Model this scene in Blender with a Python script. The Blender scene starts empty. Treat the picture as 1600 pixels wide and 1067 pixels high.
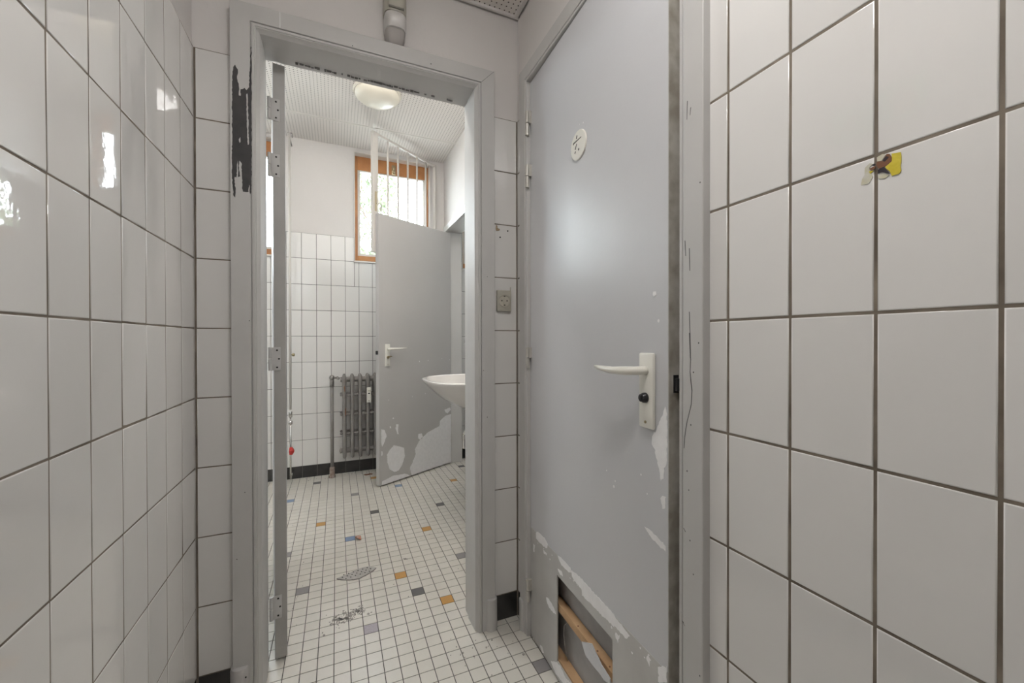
import bpy, bmesh, math, random
from mathutils import Vector, Matrix
from mathutils.geometry import tessellate_polygon
random.seed(7)
SC = bpy.context.scene
COL = SC.collection
TH = 0.4095                       # the corridor runs along +Y; the camera is turned this much to the right
CAMH = 1.062

# ------------------------------------------------------------------ camera
cd = bpy.data.cameras.new('camera'); cam = bpy.data.objects.new('camera', cd); COL.objects.link(cam)
cd.sensor_width = 36.0; cd.lens = 632.06/1600*36; cd.clip_start = 0.02; cd.clip_end = 200
cam.matrix_world = (Matrix.Translation((0, 0, CAMH)) @ Matrix.Rotation(-TH, 4, 'Z')
                    @ Matrix.Rotation(math.pi/2-0.0049, 4, 'X') @ Matrix.Rotation(-0.0017, 4, 'Z'))
SC.camera = cam

# ------------------------------------------------------------------ world, view
SC.view_settings.view_transform = 'Standard'; SC.view_settings.look = 'None'
SC.view_settings.gamma = 1.0; SC.view_settings.use_curve_mapping = False
SC.view_settings.exposure = 0.8
W = bpy.data.worlds.new('overcast_sky'); SC.world = W; W.use_nodes = True
bg = W.node_tree.nodes['Background']; bg.inputs[0].default_value = (0.87, 0.92, 1.0, 1); bg.inputs[1].default_value = 14.0

def portal(name, loc, sx, sz):
    l = bpy.data.lights.new(name, 'AREA'); l.shape = 'RECTANGLE'; l.size = sx; l.size_y = sz
    l.cycles.is_portal = True
    o = bpy.data.objects.new(name, l); COL.objects.link(o); o.location = loc
    o.rotation_euler = (-math.pi/2, 0, 0); return o     # lights towards -Y, into the room
portal('window_daylight', (0.4475, 3.62, 2.09), 0.60, 0.83)
portal('window_daylight', (1.3400, 3.62, 2.09), 0.60, 0.83)
portal('window_daylight', (-1.340, 3.62, 2.09), 1.90, 0.83)

# ------------------------------------------------------------------ mesh helpers
def tag(o, label=None, cat=None, group=None, kind=None):
    if label: o['label'] = label
    if cat: o['category'] = cat
    if group: o['group'] = group
    if kind: o['kind'] = kind
    return o
def empty(name, loc=(0, 0, 0), rz=0.0):
    o = bpy.data.objects.new(name, None); COL.objects.link(o); o.location = loc; o.rotation_euler = (0, 0, rz)
    o.empty_display_size = 0.05; return o
def obj(name, bm, mats, parent=None, smooth=False, auto=None):
    me = bpy.data.meshes.new(name)
    bm.normal_update()
    bm.to_mesh(me); bm.free()
    if not isinstance(mats, (list, tuple)): mats = [mats]
    for m in mats: me.materials.append(m)
    o = bpy.data.objects.new(name, me); COL.objects.link(o)
    if smooth:
        for p in me.polygons: p.use_smooth = True
        if auto is not None: me.set_sharp_from_angle(angle=math.radians(auto))
    if parent: o.parent = parent
    return o
def box(bm, x0, x1, y0, y1, z0, z1, mi=0, bev=0.0, M=None):
    vs = [bm.verts.new(v) for v in [(x0,y0,z0),(x1,y0,z0),(x1,y1,z0),(x0,y1,z0),(x0,y0,z1),(x1,y0,z1),(x1,y1,z1),(x0,y1,z1)]]
    fs = [bm.faces.new([vs[i] for i in f]) for f in [(3,2,1,0),(4,5,6,7),(0,1,5,4),(1,2,6,5),(2,3,7,6),(3,0,4,7)]]
    for f in fs: f.material_index = mi
    if M is not None: bmesh.ops.transform(bm, matrix=M, verts=vs)
    if bev > 0:
        es = list({e for f in fs for e in f.edges})
        r = bmesh.ops.bevel(bm, geom=es, offset=bev, segments=2, affect='EDGES', profile=0.5, clamp_overlap=True)
        for f in r['faces']: f.material_index = mi
def nb(): return bmesh.new()
def tube(bm, pts, r, n=12, caps=True, mi=0):
    pts = [Vector(p) for p in pts]; rs = r if isinstance(r, (list, tuple)) else [r]*len(pts)
    rings = []; prev = None
    for i, p in enumerate(pts):
        t = (pts[min(i+1, len(pts)-1)]-pts[max(i-1, 0)]).normalized()
        if prev is None:
            a = Vector((0, 0, 1)) if abs(t.z) < .9 else Vector((1, 0, 0))
            u = t.cross(a).normalized()
        else: u = (prev-t*prev.dot(t)).normalized()
        prev = u; v = t.cross(u)
        rings.append([bm.verts.new(p+(u*math.cos(2*math.pi*k/n)+v*math.sin(2*math.pi*k/n))*rs[i]) for k in range(n)])
    for a, b in zip(rings, rings[1:]):
        for k in range(n):
            f = bm.faces.new((a[k], a[(k+1) % n], b[(k+1) % n], b[k])); f.material_index = mi; f.smooth = True
    if caps:
        bm.faces.new(rings[0][::-1]).material_index = mi; bm.faces.new(rings[-1]).material_index = mi
def loft(bm, rings, cap0=True, cap1=True, mi=0):
    R = [[bm.verts.new(p) for p in r] for r in rings]
    for a, b in zip(R, R[1:]):
        n = len(a)
        for k in range(n):
            f = bm.faces.new((a[k], a[(k+1) % n], b[(k+1) % n], b[k])); f.material_index = mi; f.smooth = True
    if cap0: bm.faces.new(R[0][::-1]).material_index = mi
    if cap1: bm.faces.new(R[-1]).material_index = mi
def lathe(bm, prof, c, axis='Z', n=40, mi=0):
    rings = []
    for r, h in prof:
        ring = []
        for k in range(n):
            a = 2*math.pi*k/n; x, y = r*math.cos(a), r*math.sin(a)
            if axis == 'Z': q = (c[0]+x, c[1]+y, c[2]+h)
            elif axis == 'Y': q = (c[0]+x, c[1]+h, c[2]+y)
            else: q = (c[0]+h, c[1]+x, c[2]+y)
            ring.append(q)
        rings.append(ring)
    loft(bm, rings, mi=mi)
def patch(bm, pts, f3, thick=0.0004, rough=0.0, mi=0, sub=4):
    """flat flake of paint: outline pts (2-D) made ragged, f3(a, b, h) -> 3-D at height h over the surface"""
    q = []
    n = len(pts)
    for i in range(n):
        a = pts[i]; b = pts[(i+1) % n]
        L = math.hypot(b[0]-a[0], b[1]-a[1])
        k = max(1, min(30, int(L/0.0045))) if rough > 0 else 1
        for j in range(k):
            t = j/k; jx = jy = 0
            if rough > 0: jx = random.uniform(-rough, rough); jy = random.uniform(-rough, rough)
            q.append((a[0]+(b[0]-a[0])*t+jx, a[1]+(b[1]-a[1])*t+jy))
    top = [bm.verts.new(f3(a, b, thick)) for a, b in q]; bot = [bm.verts.new(f3(a, b, -0.0004)) for a, b in q]
    m = len(q)
    for t in tessellate_polygon([[Vector((a, b, 0)) for a, b in q]]):
        try: bm.faces.new([top[i] for i in t]).material_index = mi
        except ValueError: pass
    for i in range(m):
        bm.faces.new((top[i], bot[i], bot[(i+1) % m], top[(i+1) % m])).material_index = mi
    bmesh.ops.recalc_face_normals(bm, faces=bm.faces)

# ------------------------------------------------------------------ materials
def mat(name, col, rough=0.5, metal=0.0, spec=0.5, coat=0.0, bump=None, vary=None, noise_scale=6.0):
    m = bpy.data.materials.new(name); m.use_nodes = True; nt = m.node_tree; N = nt.nodes; L = nt.links
    b = N['Principled BSDF']
    b.inputs['Base Color'].default_value = (*col, 1); b.inputs['Roughness'].default_value = rough
    if name.startswith('glazed'): b.inputs['IOR'].default_value = 1.62
    b.inputs['Metallic'].default_value = metal; b.inputs['Specular IOR Level'].default_value = spec
    b.inputs['Coat Weight'].default_value = coat
    tc = N.new('ShaderNodeTexCoord')
    if vary:
        nz = N.new('ShaderNodeTexNoise'); nz.inputs['Scale'].default_value = noise_scale; nz.inputs['Detail'].default_value = 6
        L.new(tc.outputs['Object'], nz.inputs['Vector'])
        cr = N.new('ShaderNodeValToRGB'); cr.color_ramp.elements[0].position = .35; cr.color_ramp.elements[1].position = .65
        cr.color_ramp.elements[0].color = (*vary, 1); cr.color_ramp.elements[1].color = (*col, 1)
        L.new(nz.outputs['Fac'], cr.inputs['Fac']); L.new(cr.outputs['Color'], b.inputs['Base Color'])
    if bump:
        sc, st = bump
        n2 = N.new('ShaderNodeTexNoise'); n2.inputs['Scale'].default_value = sc; n2.inputs['Detail'].default_value = 4
        L.new(tc.outputs['Object'], n2.inputs['Vector'])
        bp = N.new('ShaderNodeBump'); bp.inputs['Strength'].default_value = 1.0; bp.inputs['Distance'].default_value = st
        L.new(n2.outputs['Fac'], bp.inputs['Height']); L.new(bp.outputs['Normal'], b.inputs['Normal'])
    return m
TILE = mat('glazed_white_tile', (.76, .745, .725), .03, bump=(9, .0006), vary=(.74, .725, .705), noise_scale=3)
TILE2 = mat('glazed_white_tile_b', (.78, .765, .745), .03, bump=(11, .0006))
GROUT = mat('brown_grout', (.25, .21, .165), .9, vary=(.13, .105, .08), noise_scale=14)
GROUT3 = mat('dark_floor_grout', (.12, .11, .10), .9, vary=(.08, .075, .07), noise_scale=10)
GROUT2 = mat('grey_grout', (.17, .16, .15), .9, vary=(.10, .095, .09), noise_scale=10)
PLINTH = mat('black_skirting_tile', (.028, .027, .027), .25, vary=(.05, .048, .046), noise_scale=8)
PAINTW = mat('white_wall_paint', (.72, .69, .67), .75, bump=(55, .0012), vary=(.69, .66, .64), noise_scale=2.5)
FRAME = mat('grey_gloss_paint', (.56, .55, .535), .42, bump=(40, .0004), vary=(.53, .52, .505), noise_scale=7)
DOORM = mat('light_grey_door_paint', (.60, .60, .615), .34, bump=(70, .00025), vary=(.585, .585, .60), noise_scale=4)
KICKM = mat('warm_grey_kick_panel_paint', (.53, .52, .50), .36, bump=(60, .0004), vary=(.47, .46, .445), noise_scale=9)
PRIMER = mat('white_primer', (.90, .89, .89), .6, vary=(.85, .84, .84), noise_scale=40)
BLACKP = mat('bare_dark_undercoat', (.035, .034, .036), .6, vary=(.055, .052, .052), noise_scale=30)
EDGEM = mat('grimy_door_edge', (.52, .50, .45), .5, bump=(60, .001), vary=(.33, .30, .25), noise_scale=22)
IVORY = mat('ivory_plastic', (.82, .80, .73), .28)
IVORYD = mat('aged_ivory_plastic', (.45, .43, .37), .4, vary=(.41, .39, .33), noise_scale=20)
LENS = mat('milky_detector_lens', (.62, .60, .58), .3)
WHITEP = mat('white_enamel', (.66, .63, .59), .35)
CERAM = mat('sink_ceramic', (.78, .76, .73), .06, coat=.3)
CHROME = mat('chrome', (.62, .61, .60), .16, metal=1)
BRASS = mat('dull_brass', (.42, .35, .22), .35, metal=1)
BLACK = mat('black_plastic', (.02, .02, .022), .3)
DARK = mat('dark_recess', (.03, .028, .026), .9)
RADM = mat('radiator_grey_paint', (.27, .255, .245), .42, bump=(50, .001), vary=(.23, .21, .195), noise_scale=18)
RUST = mat('rusty_chip', (.22, .10, .055), .8)
WOODW = mat('orange_varnished_wood', (.52, .235, .085), .4, vary=(.40, .165, .055), noise_scale=9)
PINE = mat('raw_pine', (.56, .36, .20), .7, bump=(40, .001), vary=(.44, .26, .13), noise_scale=12)
BOARD = mat('grey_inner_board', (.40, .39, .38), .8, vary=(.33, .32, .31), noise_scale=14)
FLOORW = [mat('floor_tile_cream', c, .28, bump=(18, .0006), vary=tuple(x*.94 for x in c), noise_scale=9) for c in
          [(.72, .69, .63), (.70, .67, .61), (.735, .705, .65)]]
FT = {'orange': mat('floor_tile_ochre', (.56, .30, .085), .3), 'blue': mat('floor_tile_blue', (.22, .30, .46), .3),
      'dark': mat('floor_tile_charcoal', (.13, .125, .125), .3), 'grey': mat('floor_tile_grey', (.27, .255, .255), .3),
      'lilac': mat('floor_tile_speckled_lilac', (.44, .40, .43), .3, vary=(.36, .32, .36), noise_scale=220)}
YEL = mat('yellow_print', (.72, .60, .06), .5, vary=(.62, .50, .03), noise_scale=160)
BRN = mat('brown_print', (.20, .085, .04), .5); PALE = mat('torn_paper', (.62, .60, .54), .8, vary=(.58, .55, .40), noise_scale=150)
DKP = mat('dark_print', (.03, .022, .03), .5)
REDM = mat('red_plastic', (.62, .05, .04), .4)
DEBRIS = mat('grey_plaster_debris', (.42, .39, .36), .9, vary=(.26, .245, .23), noise_scale=90)
GREEN = mat('exit_sign_green', (.03, .28, .12), .35)
LEAF = [mat('hedge_leaf', c, .6) for c in [(.20, .24, .15), (.25, .29, .19), (.16, .19, .12)]]
GRAVEL = mat('pale_paving', (.42, .41, .38), .9, vary=(.34, .33, .31))

def glass_mat():
    m = bpy.data.materials.new('window_glass'); m.use_nodes = True; nt = m.node_tree; nt.nodes.clear()
    o = nt.nodes.new('ShaderNodeOutputMaterial'); mx = nt.nodes.new('ShaderNodeMixShader')
    t = nt.nodes.new('ShaderNodeBsdfTransparent'); t.inputs[0].default_value = (.93, .95, .94, 1)
    g = nt.nodes.new('ShaderNodeBsdfGlossy'); g.inputs['Roughness'].default_value = .02
    f = nt.nodes.new('ShaderNodeFresnel'); f.inputs['IOR'].default_value = 1.3
    nt.links.new(f.outputs[0], mx.inputs[0]); nt.links.new(t.outputs[0], mx.inputs[1]); nt.links.new(g.outputs[0], mx.inputs[2])
    nt.links.new(mx.outputs[0], o.inputs[0]); return m
GLASS = glass_mat()

def emit(name, col, s):
    m = bpy.data.materials.new(name); m.use_nodes = True; b = m.node_tree.nodes['Principled BSDF']
    b.inputs['Base Color'].default_value = (*col, 1); b.inputs['Emission Color'].default_value = (*col, 1)
    b.inputs['Emission Strength'].default_value = s; b.inputs['Roughness'].default_value = .3; return m
DOME = emit('opal_lamp_dome', (.70, .66, .56), 0.05)
DOME2 = emit('added_fill_lamp_dome', (1.0, .975, .95), 27.5)

TUBE = emit('added_fill_diffuser', (1.0, .96, .90), 20.0)

def perf_mat(name, px, py, ox, oy, seams_x, seams_y, margin):
    """perforated ceiling board: small drilled holes on a 2 cm grid, none along the board edges"""
    m = bpy.data.materials.new(name); m.use_nodes = True; nt = m.node_tree; N = nt.nodes; L = nt.links
    b = N['Principled BSDF']; b.inputs['Roughness'].default_value = .8
    tc = N.new('ShaderNodeTexCoord'); sp = N.new('ShaderNodeSeparateXYZ'); L.new(tc.outputs['Object'], sp.inputs[0])
    def mth(op, a, bb=None):
        n = N.new('ShaderNodeMath'); n.operation = op
        for i, v in enumerate((a, bb)):
            if v is None: continue
            if isinstance(v, (int, float)): n.inputs[i].default_value = v
            else: L.new(v, n.inputs[i])
        return n.outputs[0]
    def cell(s, p, o):
        return mth('MULTIPLY', mth('SUBTRACT', mth('FRACT', mth('DIVIDE', mth('SUBTRACT', s, o), p)), 0.5), p)
    dx = cell(sp.outputs[0], px, ox); dy = cell(sp.outputs[1], py, oy)
    d = mth('SQRT', mth('ADD', mth('MULTIPLY', dx, dx), mth('MULTIPLY', dy, dy)))
    hole = mth('LESS_THAN', d, 0.0028)
    for s, sy in [(x, 0) for x in seams_x]+[(y, 1) for y in seams_y]:
        dist = mth('ABSOLUTE', mth('SUBTRACT', sp.outputs[sy], s))
        hole = mth('MULTIPLY', hole, mth('GREATER_THAN', dist, margin))
    mx = N.new('ShaderNodeMix'); mx.data_type = 'RGBA'
    L.new(hole, mx.inputs[0]); mx.inputs[6].default_value = (.74, .70, .665, 1); mx.inputs[7].default_value = (.07, .055, .045, 1)
    L.new(mx.outputs[2], b.inputs['Base Color']); return m

# ------------------------------------------------------------------ tiled walls
def frange_lines(a, b, phase, pitch):
    k = math.ceil((a-phase)/pitch-1e-6); o = [a]
    while phase+k*pitch < b-1e-6:
        v = phase+k*pitch
        if v > a+1e-6: o.append(v)
        k += 1
    o.append(b); return o
def sub_rects(r, holes):
    rs = [r]
    for h in holes:
        nr = []
        for (a, b, c, d) in rs:
            if h[0] >= b or h[1] <= a or h[2] >= d or h[3] <= c: nr.append((a, b, c, d)); continue
            if h[0] > a: nr.append((a, h[0], c, d))
            if h[1] < b: nr.append((h[1], b, c, d))
            a2, b2 = max(a, h[0]), min(b, h[1])
            if h[2] > c: nr.append((a2, b2, c, h[2]))
            if h[3] < d: nr.append((a2, b2, h[3], d))
        rs = nr
    return rs
def wall(name, O, U, Nn, u0, u1, ztop, thick, holes=(), tile_u=None, tile_h=(0.0955, 1.8955), phase=0.0, pitch=.1065,
         gap=.0028, tilt=.0016, rowphase=.0955, mats=None, plinth=True, zbot=0.0, skiptile=(), over=0.0, lines=None):
    """wall standing on origin O, running along U, facing Nn (the tile faces lie in the plane through O)"""
    O = Vector(O); U = Vector(U).normalized(); Nn = Vector(Nn).normalized(); Z = Vector((0, 0, 1))
    bm = nb(); mats = mats or [PAINTW, GROUT, TILE, TILE2, PLINTH]
    P = lambda u, z, n: O+U*u+Z*z+Nn*n
    def slab(a, b, c, d, n0, n1, mi):
        vs = [bm.verts.new(P(*q)) for q in [(a,c,n0),(b,c,n0),(b,d,n0),(a,d,n0),(a,c,n1),(b,c,n1),(b,d,n1),(a,d,n1)]]
        for f in [(3,2,1,0),(4,5,6,7),(0,1,5,4),(1,2,6,5),(2,3,7,6),(3,0,4,7)]:
            bm.faces.new([vs[i] for i in f]).material_index = mi
    for r in sub_rects((u0-over, u1+over, zbot, ztop), holes): slab(*r, -thick, -.004, 0)
    if tile_u is None: tile_u = (u0, u1)
    if tile_h:
        holes2 = list(holes)+list(skiptile)
        for r in sub_rects((tile_u[0], tile_u[1], 0.0, tile_h[1]), holes2): slab(*r, -.0045, -.0009, 1)
        us = frange_lines(tile_u[0], tile_u[1], phase, pitch)
        def tile(a, b, c, d, mi, g=gap):
            a += g/2; b -= g/2; c += g/2; d -= g/2
            if b-a < .004 or d-c < .004: return
            tu, tz = random.gauss(0, tilt), random.gauss(0, tilt)
            cu, cz = (a+b)/2, (c+d)/2
            rings = []
            for ins, dep in ((0, -.003), (.0002, -.0009), (.0008, -.0003), (.0020, 0.0)):
                ring = []
                for (x, y) in ((a+ins, c+ins), (b-ins, c+ins), (b-ins, d-ins), (a+ins, d-ins)):
                    ring.append(bm.verts.new(P(x, y, dep+(x-cu)*tu+(y-cz)*tz)))
                rings.append(ring)
            for r0, r1 in zip(rings, rings[1:]):
                for k in range(4):
                    f = bm.faces.new((r0[k], r0[(k+1) % 4], r1[(k+1) % 4], r1[k])); f.material_index = mi; f.smooth = True
            f = bm.faces.new(rings[-1]); f.material_index = mi
        if lines: us = lines
        zs = frange_lines(tile_h[0], tile_h[1], rowphase, .2)
        for a, b in zip(us, us[1:]):
            for c, d in zip(zs, zs[1:]):
                for r in sub_rects((a, b, c, d), holes2): tile(*r, random.choice((2, 2, 3)))
            if plinth:
                for r in sub_rects((a, b, 0.0, tile_h[0]), holes2): tile(*r, 4, .0022)
    bmesh.ops.recalc_face_normals(bm, faces=bm.faces)
    o = obj(name, bm, mats); o['kind'] = 'structure'; return o

# ------------------------------------------------------------------ traced outlines of flaked paint and scraps (metres)
BLACK_PATCH = [(-0.2645, 1.851), (-0.2576, 1.8403), (-0.2585, 1.8093), (-0.2544, 1.7938), (-0.2551, 1.7666), (-0.2509, 1.7656), (-0.2502, 1.7843), (-0.2403, 1.791), (-0.2368, 1.7856), (-0.2296, 1.7956), (-0.2286, 1.8376), (-0.2265, 1.8548), (-0.2256, 1.9135), (-0.2236, 1.9141), (-0.2247, 1.6473), (-0.2254, 1.5208), (-0.226, 1.4928), (-0.2285, 1.485), (-0.2308, 1.5144), (-0.2325, 1.4918), (-0.238, 1.4901), (-0.2458, 1.4899), (-0.2478, 1.4952), (-0.2492, 1.5725), (-0.2533, 1.5791), (-0.2565, 1.5583), (-0.2519, 1.5333), (-0.2581, 1.5305), (-0.2674, 1.529), (-0.2645, 1.4964), (-0.2661, 1.4705), (-0.2692, 1.4774), (-0.2727, 1.53), (-0.2719, 1.7021), (-0.2711, 1.8156), (-0.2684, 1.8437)]
STREAK= [(-0.2368, 1.7745), (-0.2336, 1.7752), (-0.2323, 1.7144), (-0.2311, 1.6294), (-0.2343, 1.6288), (-0.2356, 1.6952)]
CHIPS= [[(0.6732, 0.9261), (0.6611, 0.8955), (0.6487, 0.8728), (0.6359, 0.8583), (0.6359, 0.8405), (0.6445, 0.8309), (0.6487, 0.8144), (0.657, 0.7965), (0.6611, 0.7718), (0.6692, 0.7801), (0.6716, 0.8008), (0.6795, 0.8088), (0.6795, 0.9158)], [(0.6652, 0.7416), (0.6611, 0.7344), (0.6668, 0.7164), (0.6748, 0.7224), (0.6756, 0.7425)], [(0.612, 0.6543), (0.6316, 0.6432), (0.6611, 0.6336), (0.6764, 0.6335), (0.6764, 0.6449), (0.657, 0.649), (0.6359, 0.654), (0.6183, 0.6571)], [(0.6529, 0.3819), (0.6796, 0.4021), (0.6796, 0.3699), (0.6529, 0.3487), (0.657, 0.3677)], [(0.0459, 0.3908), (0.0657, 0.4013), (0.1161, 0.4024), (0.1399, 0.3924), (0.134, 0.3791), (0.1099, 0.3728), (0.0785, 0.3715), (0.0485, 0.3714)], [(0.2103, 0.3909), (0.225, 0.3958), (0.2874, 0.3966), (0.2921, 0.3851), (0.2731, 0.3772), (0.2333, 0.3755), (0.2177, 0.3822)], [(0.2921, 0.3921), (0.3459, 0.3983), (0.4109, 0.3959), (0.5027, 0.395), (0.5027, 0.3657), (0.4622, 0.3611), (0.4108, 0.3578), (0.3543, 0.354), (0.3501, 0.3694), (0.3105, 0.3719), (0.2967, 0.3782)], [(0.1276, 0.2147), (0.1453, 0.2201), (0.185, 0.2133), (0.1959, 0.2025), (0.1794, 0.1946), (0.1452, 0.1939), (0.1311, 0.2036)], [(0.0254, 0.3421), (0.0363, 0.3433), (0.0349, 0.3173), (0.0253, 0.3154)], [(0.1037, 0.3607), (0.1316, 0.3594), (0.1316, 0.3552), (0.1098, 0.3514)], [(0.2102, 0.3525), (0.2383, 0.3562), (0.2434, 0.3467), (0.2249, 0.3416), (0.2123, 0.3447)], [(0.1621, 0.0286), (0.2009, 0.055), (0.2242, 0.06), (0.2626, 0.0506), (0.2914, 0.0606), (0.2426, 0.0218), (0.19, 0.0139)], [(0.0774, 0.0216), (0.0964, 0.0285), (0.1112, 0.0176), (0.0963, 0.0068)], [(0.502, 0.3918), (0.5351, 0.3885), (0.561, 0.3832), (0.5508, 0.3684), (0.502, 0.3686)], [(0.5077, 0.3548), (0.5221, 0.3565), (0.5188, 0.3375), (0.5077, 0.3432)], [(0.6227, 0.3863), (0.6316, 0.3807), (0.6272, 0.3655), (0.6201, 0.3722)], [(0.6398, 1.1628), (0.6476, 1.1606), (0.6495, 1.1537), (0.6437, 1.1503), (0.6388, 1.1562)]]
FCHIPS= [[(0.272, 0.0735), (0.2881, 0.0108), (0.3127, 0.0041), (0.713, -0.0103), (0.7145, 0.4226), (0.6454, 0.4187), (0.5879, 0.3854), (0.582, 0.3444), (0.4505, 0.3128), (0.3638, 0.2625), (0.3217, 0.2054), (0.3298, 0.1641), (0.2966, 0.1064)], [(0.0658, 0.2245), (0.0804, 0.2458), (0.125, 0.2796), (0.2168, 0.2411), (0.2245, 0.1754), (0.2007, 0.1172), (0.1697, 0.0807), (0.1317, 0.0781), (0.0873, 0.1084), (0.0685, 0.1624)], [(0.0165, 0.4175), (0.0449, 0.4063), (0.062, 0.3603), (0.0374, 0.3102), (0.023, 0.2889), (0.0161, 0.3207)], [(0.0163, 0.0176), (0.0249, 0.0394), (0.1241, 0.0551), (0.2319, 0.0388), (0.2799, 0.0065), (0.2718, -0.0043), (0.022, 0.0099)], [(0.1481, 0.4316), (0.1679, 0.4283), (0.1632, 0.3913), (0.1676, 0.3526), (0.1554, 0.3549), (0.1404, 0.4016)], [(0.6359, 0.4697), (0.7047, 0.4817), (0.7106, 0.4592), (0.6748, 0.4357), (0.6513, 0.4462)], [(0.3555, 0.3172), (0.3896, 0.3174), (0.4015, 0.2884), (0.3723, 0.2714), (0.3554, 0.2841)], [(0.0885, 0.4269), (0.0988, 0.4251), (0.1017, 0.4122), (0.0899, 0.4118)], [(0.1138, 0.4847), (0.1257, 0.4828), (0.1272, 0.4726), (0.1152, 0.4745)], [(0.0159, 0.2602), (0.0286, 0.2513), (0.0256, 0.2276), (0.0157, 0.2238)]]
STICK= {'yellow': [(1.1459, 1.2904), (1.1543, 1.2883), (1.1543, 1.2664), (1.1523, 1.2636), (1.1453, 1.2632), (1.143, 1.2693), (1.1381, 1.2772), (1.1429, 1.2797), (1.1459, 1.283)], 'brown': [(1.1308, 1.2861), (1.1357, 1.2849), (1.1405, 1.2919), (1.1435, 1.2914), (1.1459, 1.2859), (1.1453, 1.281), (1.1406, 1.2777), (1.1369, 1.2761), (1.1326, 1.277), (1.1302, 1.2818)], 'dark': [(1.1363, 1.2854), (1.1405, 1.2889), (1.1429, 1.2872), (1.1405, 1.2837), (1.1381, 1.2835)], 'dark2': [(1.1314, 1.276), (1.1369, 1.2773), (1.1412, 1.2722), (1.1442, 1.2652), (1.1406, 1.268), (1.1357, 1.2713), (1.1317, 1.2702)], 'brown2': [(1.1226, 1.281), (1.1295, 1.2813), (1.1295, 1.279), (1.1251, 1.2777)], 'dark3': [(1.1251, 1.283), (1.1283, 1.2848), (1.1292, 1.2837), (1.1276, 1.282)], 'white': [(1.1308, 1.2922), (1.1357, 1.2932), (1.1393, 1.2924), (1.1357, 1.2864), (1.1308, 1.2869)], 'white2': [(1.1317, 1.2683), (1.1357, 1.2698), (1.143, 1.2649), (1.1382, 1.2622), (1.1321, 1.2644)], 'pale': [(1.1181, 1.2835), (1.1232, 1.2876), (1.1257, 1.2851), (1.1226, 1.2817), (1.1239, 1.2766), (1.1264, 1.2695), (1.122, 1.2612), (1.1135, 1.2626), (1.1148, 1.2707), (1.1174, 1.2744)], 'yellow2': [(1.1226, 1.2771), (1.1267, 1.2767), (1.1239, 1.2739)]}
SCR= [[(0.5696, 1.1141), (0.5681, 1.0741), (0.5666, 1.0256), (0.5681, 1.0013), (0.5635, 0.9654), (0.565, 0.9387), (0.5756, 0.9028), (0.5803, 0.8773), (0.5818, 0.8523)], [(0.5696, 1.0741), (0.5673, 1.0256)], [(0.5744, 1.5149), (0.5759, 1.4804)], [(0.5668, 1.4988), (0.5683, 1.4851)], [(0.5804, 1.2511), (0.5789, 1.2214)], [(0.5697, 1.2342), (0.5682, 1.1915)], [(0.5833, 0.6971), (0.5786, 0.6917)], [(0.5864, 0.5152), (0.5801, 0.5093)]]
FRAG= [(-0.0029, 1.9503), (0.0185, 1.9583), (0.0431, 1.9686), (0.0682, 1.9792), (0.0903, 1.9902), (0.1125, 1.9969), (0.1381, 1.9933), (0.1651, 1.9679), (0.1535, 1.9529), (0.1229, 1.9301), (0.0901, 1.9131), (0.0658, 1.9134), (0.0419, 1.9205), (0.0182, 1.9322)]

# ------------------------------------------------------------------ the room shell
CX0, CX1, CY1 = -0.370, 0.6385, 1.4174       # corridor walls and its end wall
CEIL_C, CEIL_B = 2.29, 2.605
BX0, BX1, BYB, BYF = -2.50, 0.865, 1.52, 3.494
YB = -1.7                                    # corridor end behind the camera

# end wall of the corridor, with the washroom doorway (u runs along +X from the left corner)
DO0, DO1, DOT = 0.155, 0.840, 1.985          # rough opening in u
wall('wall_back', (CX0, CY1, 0), (1, 0, 0), (0, -1, 0), 0, CX1-CX0, CEIL_C+.04, .0986, over=.07,
     holes=[(DO0, DO1, 0, DOT)], lines=[.003, .12, .87, CX1-CX0-.003])
tag(bpy.data.objects['wall_back'], 'corridor end wall, white tiles either side of the open doorway', 'wall')
# its other side, seen in reflections from the washroom
wall('wall_back_washroom_side', (BX1, BYB+.004, 0), (-1, 0, 0), (0, 1, 0), 0, BX1-BX0, CEIL_B+.02, .008,
     holes=[(BX1-(CX0+DO1), BX1-(CX0+DO0), 0, DOT)], phase=0, pitch=.1032)
wall('wall_left', (CX0, CY1, 0), (0, -1, 0), (1, 0, 0), 0, CY1-YB, CEIL_C+.02, .09, phase=0.0, pitch=.1065, tilt=.0030)
tag(bpy.data.objects['wall_left'], 'glossy white tiled wall along the left side of the corridor', 'wall')
wall('wall_right', (CX1, CY1, 0), (-.0076, -1, 0), (-1, .0076, 0), 0, CY1-YB, CEIL_C+.02, .09,
     holes=[(.062, .815, 0, 1.972)], phase=CY1-.5015, pitch=.1065, tilt=.0012, gap=.0036)
tag(bpy.data.objects['wall_right'], 'white tiled wall with brown joints beside the closed grey door', 'wall')
wall('wall_behind', (CX1+.02, YB, 0), (-1, 0, 0), (0, 1, 0), 0, CX1-CX0+.02, CEIL_C+.02, .14, phase=0, over=.07)
# unlit toilet cubicle behind the shut door on the right
wall('wall_toilet_far', (1.75, .30, 0), (0, 1, 0), (-1, 0, 0), 0, 1.2, CEIL_C+.02, .05, tile_h=None)
wall('wall_toilet_side', (.735, .30, 0), (1, 0, 0), (0, 1, 0), 0, 1.02, CEIL_C+.02, .05, tile_h=None)
wall('wall_toilet_end', (1.75, 1.50, 0), (-1, 0, 0), (0, -1, 0), 0, 1.02, CEIL_C+.02, .05, tile_h=None)
bm = nb(); box(bm, .72, 1.80, .25, 1.55, CEIL_C, CEIL_C+.04); obj('ceiling_toilet', bm, PAINTW)['kind'] = 'structure'
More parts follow.
